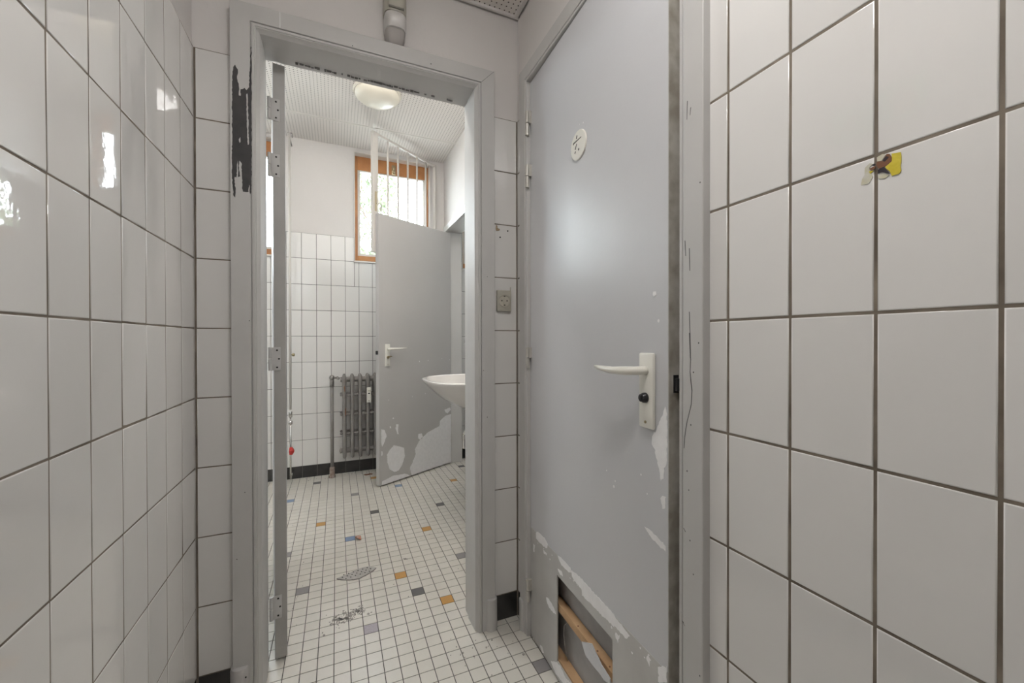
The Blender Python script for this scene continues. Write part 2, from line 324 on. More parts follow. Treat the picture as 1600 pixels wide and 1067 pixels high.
# washroom
WINS = [(0.134, 0.7475), (1.030, 1.6435), (-2.300, -0.375)]
WZ0, WZ1 = 1.689, 2.572
RX = 1.0                                     # far face of the partition on the right
FX1 = 1.95
wall('wall_far', (BX0, BYF, 0), (1, 0, 0), (0, -1, 0), 0, FX1-BX0, CEIL_B+.02, .16,
     holes=[(a-BX0, b-BX0, WZ0, WZ1) for a, b in WINS], phase=-0.244-BX0, pitch=.1032, gap=.0026, rowphase=.0905, tile_h=(.0905, 1.885),
     mats=[PAINTW, GROUT2, TILE, TILE2, PLINTH], tilt=.002)
tag(bpy.data.objects['wall_far'], 'far washroom wall, white tiles below white paint around the window', 'wall')
wall('wall_washroom_left', (BX0, BYF, 0), (0, -1, 0), (1, 0, 0), 0, BYF-BYB, CEIL_B+.02, .1, phase=0, pitch=.1032, mats=[PAINTW, GROUT2, TILE, TILE2, PLINTH])
DY0, DY1 = 2.72, 3.405
wall('wall_washroom_right', (BX1, BYF-.001, 0), (0, -1, 0), (-1, 0, 0), 0, BYF-BYB, CEIL_B+.02, RX-BX1,
     holes=[(BYF-DY1, BYF-DY0, 0, 1.985)], tile_u=(BYF-DY0, BYF-BYB), phase=0, pitch=.1032, mats=[PAINTW, GROUT2, TILE, TILE2, PLINTH])
# compartment seen through the second doorway
wall('wall_cubicle_right', (FX1, BYF, 0), (0, -1, 0), (-1, 0, 0), 0, 1.4, CEIL_B+.02, .1, phase=0, pitch=.1032)
wall('wall_cubicle_front', (FX1, 2.15, 0), (-1, 0, 0), (0, 1, 0), 0, FX1-RX, CEIL_B+.02, .1, phase=0, pitch=.1032)

# ceilings
CM = perf_mat('perforated_board_corridor', .0195, .0195, .004, .006, (CX0, CX1), (CY1, 0.2, -1.0), .012)
WM = perf_mat('perforated_board_washroom', .0200, .0200, .010, .010, (-2.175, -.96, .255, 1.47), (3.11, 1.91), .016)
def ceiling(name, x0, x1, y0, y1, z, m, sx, sy):
    bm = nb()
    xs = [x0]+sorted(s for s in sx if x0 < s < x1)+[x1]; ys = [y0]+sorted(s for s in sy if y0 < s < y1)+[y1]
    box(bm, x0-.02, x1+.02, y0-.02, y1+.02, z+.010, z+.05, 1)
    for a, b in zip(xs, xs[1:]):
        for c, d in zip(ys, ys[1:]): box(bm, a+.001, b-.001, c+.001, d-.001, z, z+.0099, 0)
    o = obj(name, bm, [m, DARK]); o['kind'] = 'structure'; return o
ceiling('ceiling', CX0+.004, CX1-.004, YB, CY1-.008, CEIL_C, CM, (), (.2, -1.0))
tag(bpy.data.objects['ceiling'], 'perforated white board ceiling over the corridor', 'ceiling')
o = ceiling('ceiling_washroom', BX0, FX1, BYB-.0, BYF, CEIL_B, WM, (-2.175, -.96, .255, 1.47), (3.11, 1.91))
tag(o, 'perforated white board ceiling of the room beyond the doorway', 'ceiling')
# plaster fillet between corridor ceiling and walls, and cover strips on the washroom seams
bm = nb()
box(bm, CX0, CX1+.02, CY1-.014, CY1-.003, CEIL_C-.009, CEIL_C+.01, 0, .002); box(bm, CX1-.018, CX1-.002, YB, CY1-.01, CEIL_C-.009, CEIL_C+.01, 0, .002)
obj('trim_1', bm, PAINTW)['kind'] = 'structure'
bm = nb()
box(bm, BX0, FX1, 3.105, 3.115, CEIL_B-.003, CEIL_B+.001); box(bm, .246, .264, BYB, BYF-.01, CEIL_B-.003, CEIL_B+.001)
obj('trim_2', bm, WHITEP)['kind'] = 'structure'

# floor of 5 cm mosaic tiles
SPEC = {(-3,28):'orange',(15,36):'orange',(8,22):'orange',(4,14):'orange',(7,9):'orange',(4,42):'orange',
        (-7,37):'blue',(0,23):'blue',(7,37):'blue',(-4,43):'dark',(3,29):'dark',(18,42):'dark',(11,28):'dark',(5,11):'dark',
        (1,36):'grey',(10,15):'grey',(-4,15):'grey',(11,0):'grey',(-6,22):'grey',(1,8):'lilac'}
bm = nb()
box(bm, BX0-.05, FX1+.05, YB-.05, BYF+.05, -.06, -.0012, 3)
FM = FLOORW+[GROUT3]+[FT[k] for k in ('orange', 'blue', 'dark', 'grey', 'lilac')]
idx = {k: 4+i for i, k in enumerate(('orange', 'blue', 'dark', 'grey', 'lilac'))}
for i in range(-52, 38):
    for j in range(-57, 48):
        x0 = .0385+.0497*i; y0 = 1.141+.0503*j; x1 = x0+.0497; y1 = y0+.0503
        if y1 < BYB-.1 and (x1 < CX0-.05 or x0 > 1.0): continue
        if x0 > FX1 or y0 > BYF or x1 < BX0: continue
        g = .0011
        k = SPEC.get((i, j)); mi = idx[k] if k else random.choice((0, 0, 1, 2))
        if not k and (i < -8 or i > 19 or j < -2) and random.random() < .025: mi = random.choice((4, 5, 6, 7))
        h = random.uniform(-.0002, .0002)
        a = [bm.verts.new(v) for v in ((x0+g, y0+g, -.0013), (x1-g, y0+g, -.0013), (x1-g, y1-g, -.0013), (x0+g, y1-g, -.0013))]
        c = [bm.verts.new(v) for v in ((x0+g+.0006, y0+g+.0006, h), (x1-g-.0006, y0+g+.0006, h), (x1-g-.0006, y1-g-.0006, h), (x0+g+.0006, y1-g-.0006, h))]
        bm.faces.new(c).material_index = mi
        for q in range(4): bm.faces.new((a[q], a[(q+1) % 4], c[(q+1) % 4], c[q])).material_index = mi
o = obj('floor', bm, FM); o['kind'] = 'structure'; tag(o, 'cream mosaic tile floor with scattered ochre, blue and grey tiles', 'floor')

# ------------------------------------------------------------------ door frames
def u_frame(bm, XL, XR, ZT, prof, F, mi=0):
    """closed profile prof = [(d inward, n outward)], swept up the left jamb, across and down the right; F(x, n, z) -> world"""
    rings = []
    for d, n in prof:
        rings.append([bm.verts.new(F(XL+d, n, 0)), bm.verts.new(F(XL+d, n, ZT-d)), bm.verts.new(F(XR-d, n, ZT-d)), bm.verts.new(F(XR-d, n, 0))])
    m = len(prof)
    for i in range(m):
        a, b = rings[i], rings[(i+1) % m]
        for k in range(3): bm.faces.new((a[k], a[k+1], b[k+1], b[k])).material_index = mi
    bmesh.ops.recalc_face_normals(bm, faces=bm.faces)
def half_block(bm, x0, x1, yf, yb, z1, F):
    """rounded plinth block at a frame foot: half-round plan"""
    n = 10; c = (x0+x1)/2; w = (x1-x0)/2; rings = []
    for z, s in ((0, 1), (z1-.008, 1), (z1-.002, .93), (z1, .8)):
        ring = [F(c-w*s, yb, z)]
        for k in range(n+1):
            a = math.pi*k/n; ring.append(F(c-w*s*math.cos(a), yb+(yf-yb)*(abs(math.sin(a))**.45)*(1 if s > .9 else .9), z))
        ring.append(F(c+w*s, yb, z)); rings.append(ring)
    loft(bm, rings)
    bmesh.ops.recalc_face_normals(bm, faces=bm.faces)

f1 = empty('door_1', (0.1275, 1.45, 0))
f1['kind'] = 'structure'; tag(f1, 'grey painted wooden frame of the open washroom doorway', 'door frame')
F1 = lambda x, n, z: (x-.1275, CY1-n-1.45, z)
bm = nb()
u_frame(bm, -.277, .532, 2.040, [(0, .0), (0, .0325), (.001, .0335), (.049, .0335), (.050, .032), (.0505, .028), (.053, .028), (.0535, .033), (.060, .033),
        (.0615, .030), (.063, .030), (.066, .024), (.0715, .0175), (.0720, .010), (.0738, -.052), (.0738, -.060), (.070, -.062), (.070, -.108), (.045, -.108), (.045, 0)], F1)
obj('door_frame', bm, FRAME, f1, smooth=True, auto=25)
bm = nb(); half_block(bm, .494, .543, .046, 0, .115, F1); obj('foot_block', bm, FRAME, f1, smooth=True, auto=40)
bm = nb(); half_block(bm, -.286, -.232, .046, 0, .115, F1); o = obj('foot_block', bm, mat('chalky_foot_paint', (.58, .56, .55), .6, vary=(.50, .48, .47), noise_scale=25), f1, smooth=True, auto=40)
o['label'] = 'pale chalky foot block with nail holes'
bm = nb()
for x, z in ((-.272, .045), (-.262, .075), (-.250, .05), (-.243, .09)):
    lathe(bm, [(.0022, 0), (.0022, .0015)], (x-.1275, CY1-.047-1.45, z), 'Y', 10)
obj('nail_holes', bm, DARK, f1)
PF = lambda y0: (lambda a, b, h: (a-.1275, y0-h-1.45, b))
bm = nb(); patch(bm, BLACK_PATCH, PF(CY1-.0335), rough=.0011)
obj('chipped_patch', bm, BLACKP, f1)['label'] = 'dark ragged patch where the grey paint has come off'
bm = nb(); patch(bm, STREAK, PF(CY1-.0335-.0005), rough=.0007)
for p in ([(-.2555, 1.640), (-.2525, 1.646), (-.2515, 1.634), (-.254, 1.63)], [(-.2640, 1.520), (-.2615, 1.527), (-.2605, 1.565), (-.2580, 1.578), (-.2578, 1.545), (-.2592, 1.505), (-.262, 1.503)]):
    patch(bm, p, PF(CY1-.0335-.0005), rough=.0006)
obj('paint_streak', bm, FRAME, f1)
bm = nb()                                     # chipped lower arris of the lintel
x = -.12
while x < .42:
    w = random.uniform(.003, .014)
    if random.random() < (.85 if x < .30 else .35):
        box(bm, x-.1275, x+w-.1275, .0478, .0505, 1.9658-random.uniform(.001, .004), 1.9668+random.uniform(0, .004))
    x += w+random.uniform(.0, .004)
obj('lintel_chips', bm, mat('chipped_edge_grey', (.20, .19, .18), .8), f1)
bm = nb()                                     # black screws and specks on the frame
for x, z, r in ((-.2655, .43, .0014), (-.232, 1.118, .0015), (-.245, .62, .0014), (.502, .78, .0016), (.503, 1.29, .0012), (.30, 2.005, .0018), (.05, 1.995, .0015), (.488, .95, .0013)):
    lathe(bm, [(r, 0), (r*.8, .001)], (x-.1275, CY1-.0345-1.45, z), 'Y', 8)
obj('screw_marks', bm, DARK, f1)

bm = nb()                                     # open mitre at the upper right corner and a pale joint in the head
patch(bm, [(.5315, 2.0395), (.5305, 2.0395), (.4825, 1.9905), (.4832, 1.9898)], PF(CY1-.0335), .0003)
obj('mitre_gap', bm, DARK, f1)
bm = nb(); patch(bm, [(-.1500, 2.039), (-.1515, 2.039), (-.1515, 1.991), (-.1500, 1.991)], PF(CY1-.0335), .0003)
obj('joint_line', bm, PRIMER, f1)

# right-hand frame: u = distance along the wall from the corner, n = out of the wall
UL = Vector((-.0076, -1, 0)).normalized(); NL = Vector((-1, .0076, 0)).normalized(); OC = Vector((CX1, CY1, 0))
f2 = empty('door_2', (CX1, CY1, 0)); f2['kind'] = 'structure'; tag(f2, 'grey painted frame around the shut door on the right', 'door frame')
F2 = lambda u, n, z: tuple(UL*u+NL*n+Vector((0, 0, z)))
bm = nb()
u_frame(bm, .058, .8785, 2.037, [(0, 0), (0, .0165), (.0015, .018), (.044, .018), (.047, .0165), (.0475, .014), (.050, .014), (.0505, .0165), (.0565, .0165),
        (.058, .0150), (.0585, .004), (.0590, -.048), (.047, -.049), (.047, -.085), (.02, -.085), (.02, 0)], F2)
obj('door_frame', bm, FRAME, f2, smooth=True, auto=25)
bm = nb(); box(bm, *([0]*6)); bm.clear()
u_frame(bm, .100, .835, 1.995, [(0, -.050), (.040, -.050), (.040, -.085), (0, -.085)], F2)
obj('door_stop', bm, FRAME, f2)
bm = nb(); half_block(bm, .056, .094, .026, 0, .112, lambda u, n, z: F2(u, n, z)); obj('foot_block', bm, FRAME, f2, smooth=True, auto=40)
bm = nb()
for s in SCR:
    for (y0, z0), (y1, z1) in zip(s, s[1:]):
        w = .0007
        p = [(CY1-y0-w, z0), (CY1-y0+w, z0), (CY1-y1+w*random.uniform(.3, 1.3), z1), (CY1-y1-w*random.uniform(.3, 1.3), z1)]
        patch(bm, p, lambda u, z, h: F2(u, .018+h, z), .0003)
for y0, z0 in ((.560, 1.0), (.566, .90), (.548, 1.055), (.575, .81), (.571, .775), (.568, .68), (.560, .62), (.545, .44), (.545, 1.35)):
    patch(bm, [(CY1-y0+.0012*math.cos(a), z0+.0016*math.sin(a)) for a in [k*math.pi/3 for k in range(6)]], lambda u, z, h: F2(u, .018+h, z), .0003)
obj('cracks', bm, BLACKP, f2)['label'] = 'fine dark cracks and nicks in the paint'

# ------------------------------------------------------------------ right-hand door (local x = along the leaf from the hinge, y = into the corridor, z up)
HA = Vector((.6362, 1.300, 0))
UD = Vector((-.04, -1, 0)).normalized(); ND = Vector((-1, .04, 0)).normalized()
def leaf_space(o, org, U, Nn):
    o.matrix_world = Matrix(((U.x, Nn.x, 0, org.x), (U.y, Nn.y, 0, org.y), (U.z, Nn.z, 1, 0), (0, 0, 0, 1)))
# U x N must give +Z for a proper rotation: (-.04,-1) x (-1,.04) -> -1, so use N' = -N as local +y (into the wall)
d2 = empty('toilet_door'); d2.rotation_mode = 'XYZ'
d2.location = HA; d2.rotation_euler = (0, 0, math.atan2(UD.y, UD.x))
# with this rotation local +y = rotated 90 deg left of UD = (1, -.04): into the wall; so the corridor side is local -y
tag(d2, 'shut grey door on the right with white lever handle and a broken hole at the foot', 'door')
HINGE = mat('rubbed_hinge_metal', (.60, .58, .53), .35, metal=.25, vary=(.50, .48, .44), noise_scale=40)
DW, DT, ZK, ZD = .6825, .036, .392, 1.974
HX0, HX1, HZ0, HZ1 = .204, .494, .060, .3285
bm = nb()
box(bm, 0, DW, 0, .003, ZK, ZD)                     # front skin above the kick panel line
for r in sub_rects((0, DW, .006, ZK), [(HX0, HX1, HZ0, HZ1)]): box(bm, r[0], r[1], 0, .003, r[2], r[3], 1)
box(bm, 0, DW, DT-.003, DT, .006, ZD, 2)            # back skin
for a, b, c, d in ((0, .03, .006, ZD), (DW-.03, DW, .006, ZD), (.03, DW-.03, ZD-.04, ZD), (.03, DW-.03, .42, .46)): box(bm, a, b, .003, DT-.003, c, d, 0)
bmesh.ops.remove_doubles(bm, verts=bm.verts, dist=1e-5)
leaf = obj('door_leaf', bm, [DOORM, KICKM, BOARD], d2)
bm = nb(); box(bm, DW-.0002, DW+.0012, .0008, DT-.0008, .008, ZD-.002); obj('leaf_edge', bm, EDGEM, d2)['label'] = 'grimy yellow-grey leading edge'
bm = nb()
for r in sub_rects((.002, DW-.001, .008, ZK), [(HX0-.001, HX1+.002, HZ0-.002, HZ1+.001)]): box(bm, r[0], r[1], -.0009, .0001, r[2], r[3])
obj('kick_panel', bm, KICKM, d2)['label'] = 'warm grey lower panel with flaked edges'
bm = nb()
LF = lambda off: (lambda a, b, h: (a, -off-h, b))
for i, c in enumerate(CHIPS):
    if i == 12: c = [(a, max(b, .009)) for a, b in c]
    off = .0009 if (max(b for a, b in c) < .405) else 0
    patch(bm, c, LF(off), thick=.0005, rough=.0016)
for k in range(26):                                   # little flakes along the kick panel's top and the leading edge
    s = random.uniform(.05, .66); z = ZK-random.uniform(.004, .045); r = random.uniform(.001, .0035)
    patch(bm, [(s+r*random.uniform(.5, 1.6)*math.cos(a), z+r*random.uniform(.5, 1.2)*math.sin(a)) for a in [q*math.pi/3.5 for q in range(7)]], LF(.0009), thick=.0005)
for s, z, r in ((.60, .765, .002), (.655, 1.10, .003), (.50, .705, .0028), (.505, .72, .0015), (.47, .735, .0015), (.36, 1.655, .002), (.34, 1.66, .0015), (.62, .73, .0015)):
    patch(bm, [(s+r*math.cos(a), z+r*1.2*math.sin(a)) for a in [q*math.pi/4 for q in range(8)]], LF(0), thick=.0004)
obj('primer_chips', bm, PRIMER, d2)['label'] = 'white patches where the grey paint has flaked'
# inside the hole: laths, wire and the torn flap
bm = nb(); box(bm, .16, .53, .006, .031, .212, .236, 0, .0015); obj('lath', bm, PINE, d2)['label'] = 'raw pine lath across the broken hole'
bm = nb(); box(bm, .03, DW-.03, .004, .032, .012, .066, 0, .0015); obj('bottom_rail', bm, PINE, d2)['label'] = 'raw pine rail at the foot of the hole'
bm = nb(); tube(bm, [(.232, .022, .075), (.224, .017, .11), (.219, .014, .15), (.223, .014, .18), (.240, .018, .20)], .0012, 6); obj('wire', bm, DEBRIS, d2)
bm = nb()
fl = [(.364, .2345), (.4115, .2620), (.430, .252), (.452, .240), (.4925, .2329), (.4930, .2200), (.470, .212), (.4554, .2140), (.420, .2120), (.385, .2125)]
patch(bm, fl, lambda a, b, h: (a, -.004-h-.06*max(0, .24-b)-.05*max(0, .49-a)*.4, b), thick=.0025, rough=.0006)
obj('torn_flap', bm, DOORM, d2)['label'] = 'torn triangular flap of door skin'
bm = nb()                                              # dark knots on the lath
for s, z in ((.30, .2362), (.40, .2362), (.455, .2362)): lathe(bm, [(.0025, 0), (.0025, .0005)], (s+.01, .012, z), 'Z', 10)
obj('knots', bm, RUST, d2)
# handle set
bm = nb(); box(bm, .604, .648, -.0095, .0, .873, 1.033, 0, .0035); hp = obj('handle_plate', bm, IVORY, d2, smooth=True, auto=40)
bm = nb()
pts = [(.6255, -.006, .9955), (.6245, -.020, .9955), (.6200, -.034, .9955), (.608, -.0445, .9952), (.590, -.0495, .9945), (.565, -.0515, .9935), (.540, -.0520, .9945), (.515, -.0520, .9962), (.497, -.0515, .9982)]
rad = [.0105, .0095, .0092, .0092, .0088, .0080, .0068, .0052, .0030]
tube(bm, pts, rad, 14); obj('lever', bm, IVORY, d2, smooth=True)['label'] = 'tapering white lever'
bm = nb(); lathe(bm, [(.011, 0), (.0105, -.006), (.008, -.008), (.008, -.012), (.0, -.0121)][:4], (.6255, -.0095, .938), 'Y', 20); box(bm, .6225, .6285, -.024, -.020, .9325, .9435, 0, .001)
obj('privacy_turn', bm, BLACK, d2)['label'] = 'black round privacy turn'
bm = nb(); lathe(bm, [(.0032, 0), (.0032, -.0012)], (.6262, -.0095, .8865), 'Y', 12); obj('plate_screw', bm, BRASS, d2)
bm = nb(); box(bm, DW+.0010, DW+.0030, .012, .024, .954, .990); box(bm, DW+.003, DW+.010, .013, .021, .958, .984, 0, .002); obj('latch_bolt', bm, BLACK, d2)
for z0, z1 in ((1.785, 1.870), (1.600, 1.681), (.961, 1.034), (.129, .209)):
    bm = nb(); zm = (z0+z1)/2
    tube(bm, [(.004, -.0135, z0), (.004, -.0135, zm-.0012)], .0068, 12); tube(bm, [(.004, -.0135, zm+.0012), (.004, -.0135, z1)], .0068, 12)
    box(bm, .004, .012, -.010, .0012, zm, z1); box(bm, -.002, .006, -.010, -.006, z0, zm)
    obj('hinge', bm, HINGE, d2, smooth=True, auto=40)

# ------------------------------------------------------------------ washroom door leaf, standing open beyond the doorway
a7 = math.radians(97.6)
d1 = empty('washroom_door', (-.1885, 1.5245, 0), a7)      # local x along the leaf, local -y = its right face
tag(d1, 'open washroom door seen edge-on at the left of the doorway', 'door')
bm = nb(); box(bm, 0, .68, -.036, 0, .012, 1.967, 0, .002); obj('door_leaf', bm, DOORM, d1, smooth=True, auto=40)
bm = nb(); box(bm, -.0012, .0002, -.0345, -.0015, .014, 1.965); obj('leaf_edge', bm, mat('dull_grey_edge', (.47, .46, .44), .5, bump=(50, .0008), vary=(.43, .42, .40), noise_scale=12), d1)
pale = mat('pale_hinge_paint', (.62, .61, .60), .4, vary=(.55, .54, .53), noise_scale=30)
for i, (z0, z1) in enumerate(((1.778, 1.850), (1.594, 1.670), (.962, 1.038), (.146, .222))):
    bm = nb(); m = FRAME if i < 2 else pale
    box(bm, -.0030, -.0010, -.0200, .0060, z0, z1, 0, .0006)
    zm = (z0+z1)/2
    tube(bm, [(-.004, .0100, z0), (-.004, .0100, zm-.001)], .0052, 10); tube(bm, [(-.004, .0100, zm+.001), (-.004, .0100, z1)], .0052, 10)
    h = obj('hinge', bm, m, d1, smooth=True, auto=40)
    bm = nb()
    for y, z in ((-.0095, z1-.010), (-.0150, zm), (-.0095, z0+.010)): lathe(bm, [(.0030, 0), (.0028, -.0010)], (-.0030, y, z), 'X', 10)
    obj('screw_holes', bm, DARK, h)

# ------------------------------------------------------------------ second door in the washroom
P0 = Vector((.2800, 3.0378, 0)); UF = Vector((.868, .4965, 0))
d3 = empty('partition_door', (.2800, 3.0378, 0), math.atan2(.4965, .868))     # local x from the free edge to the hinge, local -y faces us
tag(d3, 'half-open grey door in the washroom with large white flaked patches', 'door')
LW = .716
bm = nb(); box(bm, 0, LW, 0, .038, .010, 1.970, 0, .0015); obj('door_leaf', bm, mat('warm_grey_door_paint', (.54, .525, .51), .4, bump=(60, .0003), vary=(.525, .51, .495), noise_scale=3), d3)
bm = nb(); box(bm, -.0012, .0002, .001, .037, .012, 1.968); obj('leaf_edge', bm, mat('light_grey_edge', (.52, .51, .50), .45), d3)
bm = nb()
for c in FCHIPS: patch(bm, [(min(a, LW-.001), max(b, .0115)) for a, b in c], LF(0), thick=.0005, rough=.0018)
for s, z, r in ((.37, .89, .004), (.46, .895, .0035), (.61, .905, .003), (.70, .89, .003), (.30, .62, .0025), (.08, .62, .003), (.43, .63, .003)):
    patch(bm, [(s+r*math.cos(a), z+r*1.3*math.sin(a)) for a in [q*math.pi/4 for q in range(8)]], LF(0), thick=.0004)
obj('primer_patches', bm, PRIMER, d3)['label'] = 'large white patches of bare primer'
bm = nb(); box(bm, .047, .089, -.009, 0, .868, 1.030, 0, .003); obj('handle_plate', bm, IVORY, d3, smooth=True, auto=40)
bm = nb(); tube(bm, [(.068, -.006, .9955), (.070, -.032, .9955), (.082, -.048, .9955), (.12, -.052, .9955), (.165, -.052, .997), (.205, -.050, .999)], [.010, .009, .0085, .0075, .006, .0035], 12)
obj('lever', bm, IVORY, d3, smooth=True)
bm = nb(); lathe(bm, [(.010, 0), (.010, -.006)], (.068, -.009, .934), 'Y', 16); box(bm, .066, .098, -.020, -.014, .936, .944, 0, .002); obj('privacy_turn', bm, BRASS, d3)
bm = nb(); box(bm, -.014, -.001, .010, .024, .955, .982, 0, .002); obj('latch_bolt', bm, BLACK, d3)
bm = nb(); lathe(bm, [(.003, 0), (.003, -.001)], (.068, -.009, .880), 'Y', 10); obj('plate_screw', bm, BRASS, d3)

f3 = empty('door_3', (BX1, 3.06, 0)); f3['kind'] = 'structure'; tag(f3, 'pale door frame in the washroom partition behind the half-open door', 'door frame')
bm = nb()
F3 = lambda u, n, z: (BX1-n-BX1, u-3.06, z)
u_frame(bm, DY0-.050, DY1+.0500, 2.035, [(0, 0), (0, .012), (.012, .016), (.040, .010), (.050, .008), (.052, -.010), (.052, -.130), (.046, -.139), (.0, -.139), (0, -.136), (.049, -.134), (.049, 0)], F3)
obj('door_frame', bm, mat('pale_frame_paint', (.60, .585, .565), .35), f3)
# ------------------------------------------------------------------ windows
def window(n, x0, x1, handle=True, label=None):
    w = empty('window_%d' % n, ((x0+x1)/2, BYF, WZ0)); w['kind'] = 'structure'
    if label: tag(w, label, 'window')
    cx = (x0+x1)/2; L = lambda x: x-cx; Zl = lambda z: z-WZ0
    def fr(name, a, b, c, d, t, y0, y1, m, tb=None, tt=None, bev=.002):
        bm = nb(); tb = tb if tb is not None else t; tt = tt if tt is not None else t
        box(bm, L(a), L(a+t), y0, y1, Zl(c), Zl(d), 0, bev); box(bm, L(b-t), L(b), y0, y1, Zl(c), Zl(d), 0, bev)
        box(bm, L(a+t), L(b-t), y0, y1, Zl(c), Zl(c+tb), 0, bev); box(bm, L(a+t), L(b-t), y0, y1, Zl(d-tt), Zl(d), 0, bev)
        return obj(name, bm, m, w)
    # white lining round the recess, orange wooden frame behind, white sash inside it
    fr('lining', x0, x1, WZ0, WZ1, .006, -.012, .060, WHITEP, .010, .006)
    fr('wooden_frame', x0+.007, x1-.007, WZ0+.011, WZ1-.007, .022, .055, .110, WOODW, .052, .110)
    fr('sash', x0+.029, x1-.029, WZ0+.063, WZ1-.117, .020, .060, .100, WHITEP, .020, .008)
    bm = nb(); box(bm, L(x0+.048), L(x1-.048), .078, .082, Zl(WZ0+.082), Zl(WZ1-.124)); obj('window_pane', bm, GLASS, w)
    bm = nb(); box(bm, L(x0-.004), L(x1+.004), -.018, .06, Zl(WZ0-.004), Zl(WZ0+.006), 0, .002); obj('window_sill', bm, WHITEP, w)
    if handle:
        bm = nb(); hx = L(x0+.315)
        box(bm, hx-.016, hx+.016, .044, .056, Zl(2.455), Zl(2.535), 0, .003); lathe(bm, [(.010, 0), (.012, -.02), (.013, -.03), (.006, -.036)], (hx, .046, Zl(2.475)), 'Y', 16)
        box(bm, hx-.010, hx+.010, .030, .046, Zl(2.490), Zl(2.520), 0, .003)
        obj('window_catch', bm, BRASS, w, smooth=True, auto=40)
    return w
window(1, *WINS[0], label='small high window with orange wooden frame above the radiator')
window(2, *WINS[1], label='window of the next compartment, seen through the second doorway')
window(3, *WINS[2], label='window at the left of the washroom behind the open door leaf, widened out of view for light')  # widened leftwards, unseen, to send more daylight through the doorway

# ------------------------------------------------------------------ hinged barred window grille, swung into the room
gA = Vector((.790, 3.470, 0)); gB = Vector((.252, 3.075, 0)); gu = (gB-gA); gl = gu.length
g = empty('window_grille', (gA.x, gA.y, WZ0), math.atan2(gu.y, gu.x))
tag(g, 'white barred steel grille swung open from the window above the door', 'grille')
GZ0, GZ1 = .005, .872
bm = nb(); box(bm, gl-.028, gl+.018, -.013, .013, GZ0, GZ1, 0, .002); obj('lock_stile', bm, WHITEP, g)
bm = nb(); box(bm, 0, .022, -.012, .012, GZ0, GZ1, 0, .002); obj('hinge_stile', bm, WHITEP, g)
bm = nb(); box(bm, .02, gl-.028, -.010, .010, GZ1-.018, GZ1, 0, .002); obj('top_rail', bm, WHITEP, g)
bm = nb(); box(bm, .02, gl-.028, -.010, .010, GZ0, GZ0+.018, 0, .002); obj('bottom_rail', bm, WHITEP, g)
for k in range(5):
    u = .022+(gl-.05)*(k+1)/6.0
    bm = nb(); tube(bm, [(u, 0, GZ0+.01), (u, 0, GZ1-.01)], .0075, 10); obj('bar', bm, WHITEP, g, smooth=True)
bm = nb(); box(bm, gl-.012, gl+.004, .012, .017, .30, .44, 0, .001); obj('lock_plate', bm, mat('worn_lock_plate', (.50, .42, .28), .5), g)
bm = nb(); tube(bm, [(gl-.010, .012, .355), (gl-.010, .030, .355), (gl-.030, .036, .357)], .004, 8); box(bm, gl-.040, gl-.030, .030, .036, .30, .352, 0, .001); obj('lock_bolt', bm, CHROME, g)

# ------------------------------------------------------------------ radiator
rd = empty('radiator', (.055, 3.395, 0)); tag(rd, 'old grey cast-iron column radiator under the window', 'radiator')
def section(u, first=False):
    bm = nb()
    for y in (-.038, .038):
        rings = []
        for z, rx, ry in ((.152, .006, .008), (.160, .0125, .016), (.20, .0150, .020), (.235, .0155, .021), (.30, .0145, .019), (.55, .0145, .019), (.70, .0145, .019), (.745, .0160, .022), (.775, .0150, .020), (.790, .0110, .014), (.796, .005, .007)):
            rings.append([(u+rx*math.cos(2*math.pi*k/14), y+ry*math.sin(2*math.pi*k/14), z) for k in range(14)])
        loft(bm, rings)
    for z, hz in ((.755, .020), (.195, .024)): box(bm, u-.0135, u+.0135, -.038, .038, z-hz, z+hz, 0, .005)
    for z in (.755, .205): tube(bm, [(u-.0285, 0, z), (u+.0285, 0, z)], .020, 14)
    for z in (.640, .492, .345):
        for y in (-.046, .046): lathe(bm, [(.004, .0), (.010, .006), (.010, .014), (.004, .0205)], (u+.0115, y-(.002 if y < 0 else -.002), z), 'X', 10)
        for y in (-.046, .046): lathe(bm, [(.004, .0), (.010, -.006), (.010, -.014), (.004, -.0205)], (u-.0115, y, z), 'X', 10)
    return bm
for i in range(12): obj('radiator_section', section(.0568*i), RADM, rd, smooth=True, auto=50)
bm = nb(); lathe(bm, [(.022, -.034), (.022, -.022), (.016, -.018)], (0, 0, .205), 'X', 6); tube(bm, [(-.038, 0, .205), (-.030, 0, .205)], .009, 8); obj('plug', bm, mat('chalky_plug', (.42, .39, .36), .8, vary=(.30, .26, .23), noise_scale=40), rd)
bm = nb(); box(bm, .160, .192, -.072, -.052, .575, .690, 0, .003); hm = obj('heat_meter', bm, IVORY, rd); hm['label'] = 'small cream heat meter clipped on the front'
bm = nb(); box(bm, .169, .183, -.0726, -.0718, .642, .650); obj('meter_display', bm, DARK, hm)
bm = nb(); box(bm, .1735, .1785, -.0726, -.0718, .586, .592); obj('meter_screw', bm, DARK, hm)
bm = nb(); box(bm, .166, .186, -.0726, -.0718, .660, .672); obj('meter_label', bm, PALE, hm)
bm = nb(); RF = lambda a, b, h: (a, -.0585-h, b)
patch(bm, [(.004, .53), (.009, .545), (.012, .52), (.010, .49), (.006, .475), (.002, .50)], RF, .002, rough=.001); obj('rust_chip', bm, RUST, rd)
bm = nb(); patch(bm, [(-.004, .70), (.002, .72), (.004, .68), (-.001, .66)], RF, .002, rough=.001); obj('rust_chip', bm, RUST, rd)

